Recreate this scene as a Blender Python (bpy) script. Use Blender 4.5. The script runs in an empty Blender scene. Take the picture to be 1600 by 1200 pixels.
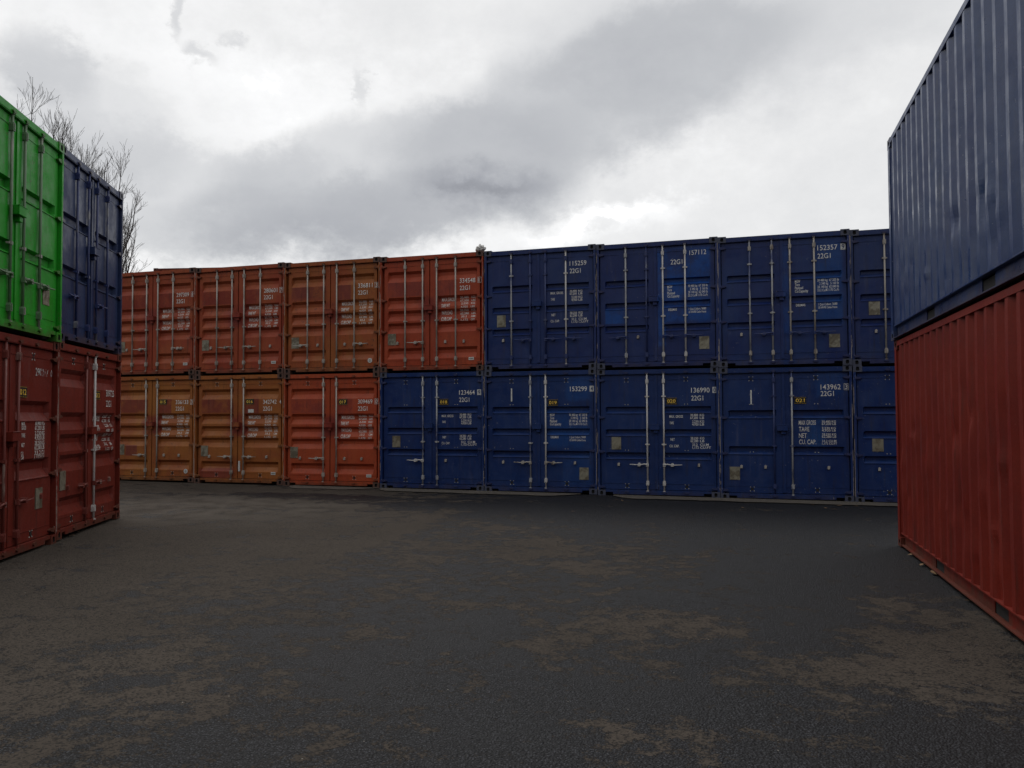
import bpy, bmesh, math, random
from mathutils import Vector, Matrix, noise
random.seed(7)
sc = bpy.context.scene
COL = sc.collection

# ------------------------------------------------------------------ camera
F_PX, PITCH, ROLL, CAM_H, CY = 1276.8, 0.0349, -0.0042, 1.5967, 8.5
cam_d = bpy.data.cameras.new('camera'); cam = bpy.data.objects.new('camera', cam_d); COL.objects.link(cam)
cam_d.sensor_fit = 'HORIZONTAL'; cam_d.sensor_width = 36; cam_d.lens = F_PX/1600*36
cam_d.shift_y = CY/1600; cam_d.clip_start = 0.05; cam_d.clip_end = 2000
fw = Vector((0, math.cos(PITCH), math.sin(PITCH))); upv = Vector((0, -math.sin(PITCH), math.cos(PITCH))); rt = Vector((1, 0, 0))
R_ = math.cos(ROLL)*rt + math.sin(ROLL)*upv; U_ = -math.sin(ROLL)*rt + math.cos(ROLL)*upv
m = Matrix((R_, U_, -fw)).transposed().to_4x4(); m.translation = Vector((0, 0, CAM_H)); cam.matrix_world = m
sc.camera = cam
def px_dir(x, y):
    return (fw*F_PX + R_*(x-800) - U_*(y-600-CY)).normalized()
GA, GB, GC = -0.062, -0.005, 0.005
def gz(x, y): return GA + GB*x + GC*y
def px_ground(x, y):
    d = px_dir(x, y); t = (GA-CAM_H)/(d.z-GB*d.x-GC*d.y)
    return d.x*t, d.y*t

# ------------------------------------------------------------------ node helper
class N:
    def __init__(s, tree): s.t = tree; s.n = tree.nodes; s.l = tree.links
    def new(s, typ, **kw):
        nd = s.n.new(typ)
        for k, v in kw.items(): setattr(nd, k, v)
        return nd
    def put(s, sock, v):
        if isinstance(v, bpy.types.NodeSocket): s.l.new(v, sock)
        elif v is not None: sock.default_value = v
    def math(s, op, a, b=None, c=None, clamp=False):
        nd = s.new('ShaderNodeMath', operation=op, use_clamp=clamp)
        for i, v in enumerate((a, b, c)):
            if v is not None: s.put(nd.inputs[i], v)
        return nd.outputs[0]
    def noise(s, vec, scale, detail=4, rough=.55, dist=0, out=0):
        nd = s.new('ShaderNodeTexNoise'); s.put(nd.inputs['Vector'], vec)
        nd.inputs['Scale'].default_value = scale; nd.inputs['Detail'].default_value = detail
        nd.inputs['Roughness'].default_value = rough; nd.inputs['Distortion'].default_value = dist
        return nd.outputs[out]
    def mapr(s, v, a, b, c=0., d=1., smooth=True):
        nd = s.new('ShaderNodeMapRange'); nd.interpolation_type = 'SMOOTHSTEP' if smooth else 'LINEAR'
        s.put(nd.inputs[0], v)
        for i, q in enumerate((a, b, c, d)): s.put(nd.inputs[1+i], q)
        return nd.outputs[0]
    def mix(s, f, a, b, mode='MIX'):
        nd = s.new('ShaderNodeMix', data_type='RGBA', blend_type=mode)
        s.put(nd.inputs[0], f)
        for i, v in ((6, a), (7, b)):
            if isinstance(v, (tuple, list)): v = (*v[:3], 1)
            s.put(nd.inputs[i], v)
        return nd.outputs[2]
    def xyz(s, v):
        nd = s.new('ShaderNodeSeparateXYZ'); s.put(nd.inputs[0], v); return nd.outputs
    def comb(s, x, y, z):
        nd = s.new('ShaderNodeCombineXYZ')
        for i, v in enumerate((x, y, z)): s.put(nd.inputs[i], v)
        return nd.outputs[0]
    def scale(s, vec, sx, sy, sz, loc=(0, 0, 0)):
        nd = s.new('ShaderNodeMapping'); s.put(nd.inputs[0], vec)
        nd.inputs['Location'].default_value = loc; nd.inputs['Scale'].default_value = (sx, sy, sz); return nd.outputs[0]
    def ell(s, x, y, cx, cy, rx, ry, rot=0):
        dx = s.math('SUBTRACT', x, cx); dy = s.math('SUBTRACT', y, cy)
        if rot:
            c, q = math.cos(rot), math.sin(rot)
            ndx = s.math('ADD', s.math('MULTIPLY', dx, c), s.math('MULTIPLY', dy, q))
            dy = s.math('SUBTRACT', s.math('MULTIPLY', dy, c), s.math('MULTIPLY', dx, q)); dx = ndx
        a = s.math('POWER', s.math('ABSOLUTE', s.math('DIVIDE', dx, rx)), 2.); b = s.math('POWER', s.math('ABSOLUTE', s.math('DIVIDE', dy, ry)), 2.)
        return s.math('SQRT', s.math('ADD', a, b))

# ------------------------------------------------------------------ world: overcast, broken cloud
SUN_EL, SUN_AZ = math.radians(52), math.radians(-22)     # azimuth from +Y towards +X
w = bpy.data.worlds.new('World'); sc.world = w; w.use_nodes = True
w.node_tree.nodes.clear(); g = N(w.node_tree)
tc = g.new('ShaderNodeTexCoord'); D = tc.outputs['Generated']
dx, dy, dz = g.xyz(D)
az0 = g.math('ARCTAN2', dx, dy); el0 = g.math('ARCSINE', dz)
nz1 = g.noise(D, 3.2, 9, .62); nz2 = g.noise(g.scale(D, 1, 1, 1, (5, 3, 9)), 3.2, 9, .62)
nf = g.noise(g.scale(D, 1, 1, 1.5, (1, 7, 2)), 10, 10, .68)
az = g.math('ADD', az0, g.math('MULTIPLY', g.math('SUBTRACT', nz1, .5), .17))
el = g.math('ADD', el0, g.math('MULTIPLY', g.math('SUBTRACT', nz2, .5), .14))
az = g.math('ADD', az, g.math('MULTIPLY', g.math('SUBTRACT', nf, .5), .10))
el = g.math('ADD', el, g.math('MULTIPLY', g.math('SUBTRACT', nf, .5), .10))
# (pixel x, y, radius x, y, rotation, amount, softness)
CLOUDS = [(700, 326, 180, 50, .10, .28, .48), (620, 282, 290, 92, .22, .19, .22), (900, 180, 320, 92, .30, .22, .25),
          (1120, 85, 280, 110, .1, .12, .5), (250, 300, 270, 82, -.05, .14, .25), (120, 190, 150, 75, 0, .12, .3), (420, 360, 200, 50, 0, .10, .4),
          (1350, 250, 420, 260, 0, .06, .8), (88, 118, 52, 40, -.6, .16, .45), (298, 92, 22, 15, 0, .16, .6), (960, 20, 500, 90, 0, .06, .7),
          (258, 22, 12, 34, 0, .17, .6), (562, 142, 12, 24, .3, .13, .6), (362, 66, 15, 12, 0, .12, .6), (940, 355, 26, 10, 0, .12, .6),
          (480, 375, 90, 25, 0, .08, .5), (900, 348, 150, 24, .1, -.14, .5), (420, 170, 190, 60, 0, -.03, .6)]
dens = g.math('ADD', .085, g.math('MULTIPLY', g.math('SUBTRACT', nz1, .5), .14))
# darkening added to the unseen low sky behind the camera, deepens groove shade
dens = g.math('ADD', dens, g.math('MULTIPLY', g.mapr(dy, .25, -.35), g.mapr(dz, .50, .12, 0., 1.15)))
for (x, y, rx, ry, rot, amt, soft) in CLOUDS:
    d = px_dir(x, y); a = math.atan2(d.x, d.y); e = math.asin(d.z)
    r = g.ell(az, el, a, e, rx/F_PX, ry/F_PX, rot)
    mk = g.mapr(r, 1+soft, 1-soft, 0., amt); dens = g.math('ADD', dens, mk)
dens = g.math('ADD', dens, g.math('MULTIPLY', g.math('SUBTRACT', nf, .5), .20))
dens = g.math('ADD', dens, g.math('MULTIPLY', g.math('SUBTRACT', nz2, .5), .10))
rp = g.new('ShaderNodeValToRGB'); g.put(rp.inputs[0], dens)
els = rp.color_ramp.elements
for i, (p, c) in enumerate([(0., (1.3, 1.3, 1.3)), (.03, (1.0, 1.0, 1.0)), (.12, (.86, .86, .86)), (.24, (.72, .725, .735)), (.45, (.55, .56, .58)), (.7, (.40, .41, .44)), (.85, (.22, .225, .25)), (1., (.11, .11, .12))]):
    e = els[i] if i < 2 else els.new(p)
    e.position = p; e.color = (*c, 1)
sky = g.new('ShaderNodeTexSky'); sky.sky_type = 'NISHITA'; sky.sun_disc = False
sky.sun_elevation = SUN_EL; sky.sun_rotation = SUN_AZ
skyc = g.mix(1., sky.outputs[0], (.1, .1, .1), 'MULTIPLY')
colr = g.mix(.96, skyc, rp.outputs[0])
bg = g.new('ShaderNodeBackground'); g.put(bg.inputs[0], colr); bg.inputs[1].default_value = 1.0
wo = g.new('ShaderNodeOutputWorld'); g.l.new(bg.outputs[0], wo.inputs[0])

sd = bpy.data.lights.new('sun', 'SUN'); sd.energy = 0.8; sd.angle = math.radians(25); sd.color = (1, .97, .93)
so = bpy.data.objects.new('sun', sd); COL.objects.link(so)
sv = Vector((math.sin(SUN_AZ)*math.cos(SUN_EL), math.cos(SUN_AZ)*math.cos(SUN_EL), math.sin(SUN_EL)))
so.rotation_euler = sv.to_track_quat('Z', 'Y').to_euler(); so.location = (0, 0, 30)

vs = sc.view_settings; vs.view_transform = 'Standard'; vs.look = 'None'; vs.gamma = 1; vs.exposure = 0.0

# ------------------------------------------------------------------ mesh helpers
def box(bm, x0, x1, y0, y1, z0, z1, mi=0):
    v = [bm.verts.new(p) for p in ((x0,y0,z0),(x1,y0,z0),(x1,y1,z0),(x0,y1,z0),(x0,y0,z1),(x1,y0,z1),(x1,y1,z1),(x0,y1,z1))]
    for f in ((0,3,2,1),(4,5,6,7),(0,1,5,4),(1,2,6,5),(2,3,7,6),(3,0,4,7)):
        q = bm.faces.new([v[i] for i in f]); q.material_index = mi
def tube(bm, pts, rad, n=8, mi=0, smooth=True):
    if not isinstance(rad, (list, tuple)): rad = [rad]*len(pts)
    pts = [Vector(p) for p in pts]; rings = []
    for i, p in enumerate(pts):
        d = (pts[min(i+1, len(pts)-1)]-pts[max(i-1, 0)]).normalized()
        a = d.orthogonal().normalized() if i == 0 else (a - d*a.dot(d)).normalized()
        b = d.cross(a)
        rings.append([bm.verts.new(p + (a*math.cos(2*math.pi*k/n)+b*math.sin(2*math.pi*k/n))*rad[i]) for k in range(n)])
    for i in range(len(rings)-1):
        for k in range(n):
            f = bm.faces.new((rings[i][k], rings[i][(k+1) % n], rings[i+1][(k+1) % n], rings[i+1][k])); f.smooth = smooth; f.material_index = mi
    for r, s in ((rings[0], -1), (rings[-1], 1)):
        if n > 4: f = bm.faces.new(r[::s]); f.material_index = mi
def prism(bm, pts, y0, y1, mi=0):     # polygon in x,z extruded in y
    a = [bm.verts.new((x, y0, z)) for x, z in pts]; b = [bm.verts.new((x, y1, z)) for x, z in pts]
    bm.faces.new(a).material_index = mi; bm.faces.new(b[::-1]).material_index = mi
    for i in range(len(pts)):
        j = (i+1) % len(pts); bm.faces.new((a[i], b[i], b[j], a[j])).material_index = mi
def mesh(name, bm, nslots=1):
    bmesh.ops.recalc_face_normals(bm, faces=bm.faces)
    me = bpy.data.meshes.new(name); bm.to_mesh(me); bm.free()
    for i in range(nslots): me.materials.append(None)
    return me
def obj(name, me, mats, parent=None, loc=None):
    o = bpy.data.objects.new(name, me); COL.objects.link(o)
    if parent: o.parent = parent
    if loc: o.location = loc
    for i, mt in enumerate(mats if isinstance(mats, (list, tuple)) else [mats]):
        if i < len(o.material_slots):
            o.material_slots[i].link = 'OBJECT'; o.material_slots[i].material = mt
    return o
def empty(name, loc, rz, label, cat, group=None):
    o = bpy.data.objects.new(name, None); COL.objects.link(o); o.location = loc; o.rotation_euler = (0, 0, rz)
    o.empty_display_size = .3; o['label'] = label; o['category'] = cat
    if group: o['group'] = group
    return o

# ------------------------------------------------------------------ materials
def newmat(name):
    mt = bpy.data.materials.new(name); mt.use_nodes = True; mt.node_tree.nodes.clear(); q = N(mt.node_tree)
    bs = q.new('ShaderNodeBsdfPrincipled'); out = q.new('ShaderNodeOutputMaterial'); q.l.new(bs.outputs[0], out.inputs[0])
    return mt, q, bs, out
W, H, L = 2.438, 2.591, 6.058
def paint(name, base, alt, seed=0, patches=(), chip=(.12, .045, .02), chips=.60, rough=.42, edge=(.35, .3, .26), dirt=(.03, .024, .018), dirt_amt=.52, fadeamt=.07, spec=.2, mud=.55):
    """weathered container paint; patches = (x0, x1, z0, z1, colour, softness)"""
    mt, q, bs, out = newmat(name)
    O = q.new('ShaderNodeTexCoord').outputs['Object']; P = q.scale(O, 1, 1, 1, (seed*3.7, seed*1.3, seed*2.1))
    x, y, z = q.xyz(O)
    big = q.noise(P, 1.3, 6, .6, .4); c = q.mix(q.mapr(big, .38, .62), base, alt)
    wob = q.math('MULTIPLY', q.math('SUBTRACT', q.noise(P, 6, 5, .6), .5), .16)
    for (x0, x1, z0, z1, pc, soft) in patches:
        a = q.math('DIVIDE', q.math('ABSOLUTE', q.math('SUBTRACT', q.math('ADD', x, q.math('MULTIPLY', wob, soft*4)), (x0+x1)/2-W/2)), (x1-x0)/2)
        b = q.math('DIVIDE', q.math('ABSOLUTE', q.math('SUBTRACT', q.math('ADD', z, q.math('MULTIPLY', wob, soft*4)), (z0+z1)/2)), (z1-z0)/2)
        mk = q.mapr(q.math('MAXIMUM', a, b), 1+soft, 1-soft)
        mk = q.math('MULTIPLY', mk, q.mapr(q.noise(P, 3.1, 6, .7), .34, .56, .25, .95))
        c = q.mix(mk, c, pc)
    st = q.noise(q.scale(P, 9, 9, .7), 1.6, 6, .65)
    c = q.mix(q.mapr(st, .52, .78, 0, dirt_amt), c, dirt)
    fade = q.noise(q.scale(P, 5, 5, .5, (3, 1, 1)), 2.1, 5, .6)
    c = q.mix(q.mapr(fade, .55, .8, 0, fadeamt), c, (.40, .36, .34))
    fine = q.noise(P, 60, 3, .6); c = q.mix(q.mapr(fine, .3, .7, 0., .18), c, (.0, .0, .0))
    ch = q.math('MULTIPLY', q.mapr(q.noise(P, 24, 6, .7), chips, chips+.02), q.mapr(q.noise(P, 2.5, 3, .5), .45, .6))
    c = q.mix(ch, c, chip)
    # rust weeping from the lower edge and the seams
    lo = q.mapr(q.math('ADD', z, q.math('MULTIPLY', q.math('SUBTRACT', q.noise(P, 5, 6, .7), .5), .5)), .18, .02, 0, mud)
    c = q.mix(lo, c, (.07, .045, .03))
    ax = q.math('ABSOLUTE', x)
    ed = q.math('MULTIPLY', q.mapr(ax, W/2-.016, W/2-.008), q.mapr(q.noise(q.scale(P, 1, 1, .5), 7, 5, .7), .46, .56))
    ed = q.math('MULTIPLY', ed, q.mapr(y, .02, .01))
    c = q.mix(q.math('MULTIPLY', ed, .8), c, edge)
    q.put(bs.inputs['Base Color'], c)
    q.put(bs.inputs['Roughness'], q.mapr(q.noise(P, 4, 5, .65), .3, .7, rough-.08, rough+.2))
    bs.inputs['Specular IOR Level'].default_value = spec
    bp = q.new('ShaderNodeBump'); bp.inputs['Strength'].default_value = .35; bp.inputs['Distance'].default_value = .012
    hgt = q.math('ADD', q.math('MULTIPLY', q.noise(P, 5, 3, .5), 1.), q.math('MULTIPLY', fine, .08))
    hgt = q.math('SUBTRACT', hgt, q.math('MULTIPLY', ch, .1))
    q.put(bp.inputs['Height'], hgt); q.l.new(bp.outputs[0], bs.inputs['Normal'])
    return mt
def metal_mat(name, c1, c2, thr, scale, rough=.5, metal=.0, vstretch=.25):
    mt, q, bs, out = newmat(name)
    O = q.new('ShaderNodeTexCoord').outputs['Object']
    oi = q.new('ShaderNodeObjectInfo'); rnd = q.math('MULTIPLY', oi.outputs['Random'], 40)
    P = q.new('ShaderNodeVectorMath', operation='ADD'); q.put(P.inputs[0], O); q.put(P.inputs[1], q.comb(rnd, rnd, rnd)); P = P.outputs[0]
    n = q.noise(q.scale(P, 1, 1, vstretch), scale, 5, .65); c = q.mix(q.mapr(n, thr-.05, thr+.05), c1, c2)
    c = q.mix(q.mapr(q.noise(P, 30, 4, .7), .62, .68, 0, .7), c, (.13, .07, .04))
    q.put(bs.inputs['Base Color'], c); bs.inputs['Roughness'].default_value = rough; bs.inputs['Metallic'].default_value = metal
    return mt
def flat_mat(name, c, rough=.6, metal=0., var=.25):
    mt, q, bs, out = newmat(name)
    O = q.new('ShaderNodeTexCoord').outputs['Object']; n = q.noise(O, 18, 4, .6)
    q.put(bs.inputs['Base Color'], q.mix(q.mapr(n, .3, .7, 0, var), c, tuple(v*.4 for v in c)))
    bs.inputs['Roughness'].default_value = rough; bs.inputs['Metallic'].default_value = metal
    return mt
def letter_mat(name, c, wear, scale=22, zwear=None):
    mt, q, bs, out = newmat(name)
    O = q.new('ShaderNodeTexCoord').outputs['Object']; oi = q.new('ShaderNodeObjectInfo'); rnd = q.math('MULTIPLY', oi.outputs['Random'], 30)
    P = q.new('ShaderNodeVectorMath', operation='ADD'); q.put(P.inputs[0], O); q.put(P.inputs[1], q.comb(rnd, rnd, rnd)); P = P.outputs[0]
    n = q.math('ADD', q.math('MULTIPLY', q.noise(P, scale, 5, .7), .5), q.math('MULTIPLY', q.noise(P, 4, 3, .5), .5))
    bs.inputs['Base Color'].default_value = (*c, 1); bs.inputs['Roughness'].default_value = .6
    tr = q.new('ShaderNodeBsdfTransparent'); mx = q.new('ShaderNodeMixShader')
    q.put(mx.inputs[0], q.mapr(n, wear-.06, wear+.06)); q.l.new(bs.outputs[0], mx.inputs[1]); q.l.new(tr.outputs[0], mx.inputs[2])
    q.l.new(mx.outputs[0], out.inputs[0]); return mt

DARK = flat_mat('dark_gap', (.012, .011, .010), .9)
GALV = metal_mat('galvanised_worn', (.36, .33, .29), (.20, .165, .135), .55, 7)
BLUEBAR = metal_mat('blue_painted_bar', (.020, .034, .12), (.22, .22, .22), .63, 3)
MIXBAR = metal_mat('blue_bar_peeling', (.34, .34, .34), (.03, .045, .13), .54, 3)
REDBAR = metal_mat('red_painted_bar', (.15, .03, .022), (.28, .2, .17), .62, 3)
GREENBAR = metal_mat('green_grey_bar', (.10, .17, .09), (.26, .25, .22), .56, 3)
WHITEBAR = metal_mat('white_worn_bar', (.5, .48, .46), (.3, .24, .2), .64, 5)
PLATE = metal_mat('data_plate_metal', (.26, .24, .18), (.15, .13, .09), .52, 5, .4, .3, 1)
LET = letter_mat('white_lettering', (.66, .65, .62), .72)
LETW = letter_mat('worn_white_lettering', (.64, .61, .57), .63)
LETF = letter_mat('faded_white_lettering', (.5, .49, .48), .53)
YEL = flat_mat('yellow_lettering', (.95, .60, .07), .5, 0, .1)
BLACK = flat_mat('black_sign_plate', (.012, .011, .009), .5, 0, .1)
WHITE = flat_mat('white_sticker', (.6, .6, .57), .6, 0, .35)
INK = flat_mat('dark_print', (.05, .05, .05), .6)
BOLT = flat_mat('bare_bolt_metal', (.42, .40, .36), .6)

# ------------------------------------------------------------------ door profiles
# (centre z, top slope, flat, bottom slope)
GA_ = [(2.12, .06, .07, .11), (1.54, .06, .07, .11), (1.25, .06, .06, .11), (.975, .06, .06, .11), (.41, .06, .07, .11)]
GB_ = [(1.75, .018, .062, .052), (1.29, .018, .062, .052), (.82, .018, .062, .052)]
GC_ = [(1.67, .018, .085, .05), (.965, .018, .085, .05)]
GD_ = [(1.70, .05, .09, .10), (1.00, .05, .09, .10)]
DEPTH = {'A': .055, 'B': .060, 'C': .062, 'D': .064}
GROOVES = {'A': GA_, 'B': GB_, 'C': GC_, 'D': GD_}
GX = {0: (.165, 1.065), 1: (1.345, 2.285)}
YD = .045
def fz(kind, z):
    for (c, t, f, b) in GROOVES[kind]:
        h = (t+f+b)/2; z1 = c+h; z0 = c-h
        if z0 < z < z1:
            if z > z1-t: return (z1-z)/t
            if z < z0+b: return (z-z0)/b
            return 1.
    return 0.
def fx(x):
    X = x+W/2
    for a, b in GX.values():
        if a < X < b: return min(1, (X-a)/.03, (b-X)/.03)
    return 0.
def ydoor(kind, x, z):
    return YD + DEPTH[kind]*fz(kind, z)*fx(x) + .006*noise.noise(Vector((x*1.7+len(kind), z*1.4+ord(kind), 3.1)))
def zbreaks(kind):
    zs = set()
    for (c, t, f, b) in GROOVES[kind]:
        h = (t+f+b)/2; zs |= {c+h, c+h-t, c-h+b, c-h}
    return sorted(zs)
CACHE = {}
def cached(key, fn):
    if key not in CACHE: CACHE[key] = fn()
    return CACHE[key]
def door_mesh(kind, side):
    bm = bmesh.new()
    gapx = .09 if kind in 'AD' else .07
    xa, xb = ((gapx, 1.182 if kind in 'BC' else 1.168) if side == 0 else (1.192, W-gapx))
    a, b = GX[side]
    xs = [xa, a-.02, a, a+.03] + [a+.03+(b-a-.06)*i/8 for i in range(1, 8)] + [b-.03, b, b+.015, xb]
    zb = [.135]+zbreaks(kind)+[2.465]; zs = []
    for p, q in zip(zb[:-1], zb[1:]):
        n = max(1, int((q-p)/.12)); zs += [p+(q-p)*i/n for i in range(n)]
    zs.append(zb[-1])
    V = [[bm.verts.new((x-W/2, ydoor(kind, x-W/2, z), z)) for x in xs] for z in zs]
    for i in range(len(zs)-1):
        for j in range(len(xs)-1): bm.faces.new((V[i][j], V[i][j+1], V[i+1][j+1], V[i+1][j]))
    # folded rim of the leaf
    rim = [r[0] for r in V] + V[-1][1:-1] + [r[-1] for r in V[::-1]] + V[0][1:-1][::-1]
    back = [bm.verts.new((v.co.x, .126, v.co.z)) for v in rim]
    for i in range(len(rim)):
        j = (i+1) % len(rim); bm.faces.new((rim[i], back[i], back[j], rim[j]))
    if kind != 'A':          # pressed lip under each groove
        for (c, t, f, b_) in GROOVES[kind]:
            z0 = c-(t+f+b_)/2; P = ((YD+.004, z0+.012), (YD-.013, z0-.002), (YD-.013, z0-.010), (YD+.004, z0-.018))
            A_ = [bm.verts.new((a-W/2+.01, y, z)) for y, z in P]; B_ = [bm.verts.new((b-W/2-.01, y, z)) for y, z in P]
            bm.faces.new(A_); bm.faces.new(B_[::-1])
            for i in range(4): bm.faces.new((A_[i], B_[i], B_[(i+1) % 4], A_[(i+1) % 4]))
    # raised stiffening lines near the top and bottom, and centre stile folds
    x0, x1 = xa-W/2, xb-W/2
    for z in (.255, 2.352): box(bm, x0+.03, x1-.03, YD-.006, YD+.01, z, z+.008)
    if side == 1 and kind in 'BC': box(bm, x0-.02, x0+.035, YD-.016, YD-.003+.02, .15, 2.455)
    return mesh('door', bm)
def frame_mesh(kind):
    bm = bmesh.new(); ps = .032 if kind in 'AD' else .05
    for s in (-1, 1):
        def X(a, b): return (s*(W/2-a), s*(W/2-b)) if s < 0 else (s*(W/2-b), s*(W/2-a))
        box(bm, *X(.001, ps), 0, .12, .118, H-.118)
        box(bm, *X(ps, .15), .115, .16, .118, H-.118)                     # channel back, behind the door edge
        box(bm, *X(.002, .11), L-.12, L-.002, .118, H-.118)
        box(bm, *X(.002, .06), .178, L-.178, H-.075, H-.015)                 # top side rails
        # bottom side rails: web set back, lips proud
        box(bm, *X(.004, .08), .178, L-.178, .168, .180)
        box(bm, *X(.004, .08), .178, L-.178, .022, .034)
        ys = [.178, (L-2.05)/2-.18, (L-2.05)/2+.18, (L+2.05)/2-.18, (L+2.05)/2+.18, L-.178]
        for a, b in ((0, 1), (2, 3), (4, 5)): box(bm, *X(.050, .058), ys[a], ys[b], .034, .168)
        for a, b in ((1, 2), (3, 4)): box(bm, *X(.5, .51), ys[a]-.1, ys[b]+.1, .034, .168, 1)
    xi = W/2-.162
    box(bm, -xi, xi, .008, .10, H-.118, H-.022)                                 # header
    box(bm, -xi, xi, .002, .012, H-.108, H-.1)
    box(bm, -xi, xi, .008, .10, .078, .125)                                     # sill
    box(bm, -xi+.15, xi-.15, .008, .06, .036, .078)
    box(bm, -xi, xi, L-.10, L-.008, H-.118, H-.022); box(bm, -xi, xi, L-.10, L-.008, .036, .125)
    box(bm, -W/2+.06, W/2-.06, .11, L-.11, .022, .148, 1)                         # underfloor
    box(bm, -W/2+.1, W/2-.1, .128, .138, .12, H-.12, 1)                        # dark seal behind the doors
    return mesh('frame', bm, 2)
def corrugation(t):                # t in metres -> 0 (outer) .. 1 (inner)
    u = t % .278
    if u < .072: return 0.
    if u < .140: return (u-.072)/.068
    if u < .210: return 1.
    return 1-(u-.210)/.068
def side_mesh(dents=None, seed=0, wob=.0):
    bm = bmesh.new(); y0, y1 = .12, L-.115; fine = dents is not None
    ts = [0]; k = 0
    while True:
        for q in (.072, .140, .210, .278):
            t = k*.278+q
            if t < y1-y0:
                if fine: ts.append((ts[-1]+t)/2)
                ts.append(t)
        k += 1
        if k*.278 > y1-y0: break
    ts.append(y1-y0)
    nz = 60 if fine else 1; Vs = []
    for i in range(nz+1):
        z = .178+(H-.075-.178)*i/nz; row = []
        for t in ts:
            y = y0+t; dx_ = .036*corrugation(t)
            if fine:
                for (py, pz, r, dp, rz) in dents:
                    e = ((y-py)/r)**2+((z-pz)/rz)**2
                    if e < 6: dx_ += dp*math.exp(-e)
                dx_ += wob*noise.noise(Vector((y*1.1+seed, z*1.3, seed)))
            row.append(bm.verts.new((-W/2+.006+dx_, y, z)))
        Vs.append(row)
    for i in range(nz):
        for j in range(len(ts)-1): bm.faces.new((Vs[i][j], Vs[i+1][j], Vs[i+1][j+1], Vs[i][j+1]))
    return mesh('side_wall', bm)
def back_mesh():
    bm = bmesh.new(); x0 = -W/2+.11; n = int((W-.22)/.0695); R0, R1 = [], []
    for k in range(n+1):
        x = x0+(W-.22)*k/n; y = L-.012-.036*corrugation(k*.0695)
        R0.append(bm.verts.new((x, y, .12))); R1.append(bm.verts.new((x, y, H-.11)))
    for k in range(n): bm.faces.new((R0[k], R1[k], R1[k+1], R0[k+1]))
    return mesh('end_wall', bm)
def roof_mesh():
    bm = bmesh.new(); n = 44; A, B = [], []
    for k in range(n+1):
        y = .1+(L-.2)*k/n; z = H-.012-.018*(k % 4 in (1, 2))
        A.append(bm.verts.new((-W/2+.05, y, z))); B.append(bm.verts.new((W/2-.05, y, z)))
    for k in range(n): bm.faces.new((A[k], B[k], B[k+1], A[k+1]))
    return mesh('roof', bm)
def casting_mesh():       # origin at the outer bottom front corner, going +x, +y, +z; mirrored by scale
    bm = bmesh.new(); w_, d_, h_ = .162, .178, .118; n = 16
    def ringface(c, ux, uz, hw, hh, ow, oh, nrm):
        c = Vector(c); ux = Vector(ux); uz = Vector(uz); nrm = Vector(nrm); out_, in_, deep = [], [], []
        for k in range(n):
            t = 2*math.pi*k/n; cx, cz = math.cos(t), math.sin(t); mx = max(abs(cx), abs(cz))
            out_.append(bm.verts.new(c+ux*(cx/mx*hw)+uz*(cz/mx*hh)))
            sx = math.copysign(abs(cx)**.6, cx); sz = math.copysign(abs(cz)**.6, cz)
            p = c+ux*(sx*ow)+uz*(sz*oh); in_.append(bm.verts.new(p)); deep.append(bm.verts.new(p-nrm*.03))
        for k in range(n):
            j = (k+1) % n
            bm.faces.new((out_[k], out_[j], in_[j], in_[k])); bm.faces.new((in_[k], in_[j], deep[j], deep[k])).material_index = 1
        bm.faces.new(deep).material_index = 1
    ringface((w_/2, 0, h_/2), (1, 0, 0), (0, 0, 1), w_/2, h_/2, .030, .038, (0, -1, 0))
    ringface((0, d_/2, h_/2), (0, 1, 0), (0, 0, 1), d_/2, h_/2, .038, .026, (-1, 0, 0))
    v = [Vector(p) for p in ((0,0,0),(w_,0,0),(w_,d_,0),(0,d_,0),(0,0,h_),(w_,0,h_),(w_,d_,h_),(0,d_,h_))]
    for f in ((0,3,2,1),(4,5,6,7),(1,2,6,5),(2,3,7,6)): bm.faces.new([bm.verts.new(v[i]) for i in f])
    bmesh.ops.remove_doubles(bm, verts=bm.verts, dist=.0005)
    return mesh('corner_casting', bm, 2)
BARX = [.60, 1.02, 1.352, 1.795]
def bar_mesh():           # at x = 0
    bm = bmesh.new()
    tube(bm, [(0, .018, .075), (0, .018, 1.3), (0, .018, 2.515)], .0165, 10)
    for z in (.095, 2.50): box(bm, -.024, .024, -.008, .03, z-.022, z+.022)
    return mesh('locking_bar', bm)
def bracket_mesh():       # heavy top/bottom bearing bracket at origin
    bm = bmesh.new()
    prism(bm, [(-.026, -.045), (.026, -.045), (.03, -.02), (.03, .03), (.016, .05), (-.016, .05), (-.028, .025)], -.006, YD+.004)
    box(bm, -.012, .012, -.012, 0, -.03, .04)
    return mesh('bar_bracket', bm)
def guide_mesh():
    bm = bmesh.new(); box(bm, -.045, .045, .012, YD+.004, -.012, .012); box(bm, -.022, .022, -.004, .02, -.02, .02)
    return mesh('bar_guide', bm)
def handle_mesh():        # hub at origin, lever towards +x
    bm = bmesh.new()
    box(bm, -.022, .03, -.012, .03, -.035, .03)
    tube(bm, [(0, -.01, 0), (.07, -.018, .012), (.16, -.02, -.004), (.26, -.02, 0), (.36, -.02, .006)], [.014, .014, .011, .010, .008], 6)
    prism(bm, [(.14, -.03), (.19, -.03), (.20, .0), (.18, .035), (.15, .035), (.13, 0)], -.026, YD)
    return mesh('handle', bm)
def hook_mesh():
    bm = bmesh.new(); prism(bm, [(-.02, -.03), (.025, -.025), (.02, .0), (.03, .02), (.005, .04), (-.02, .025)], .012, YD+.002)
    return mesh('handle_catch', bm)
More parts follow.
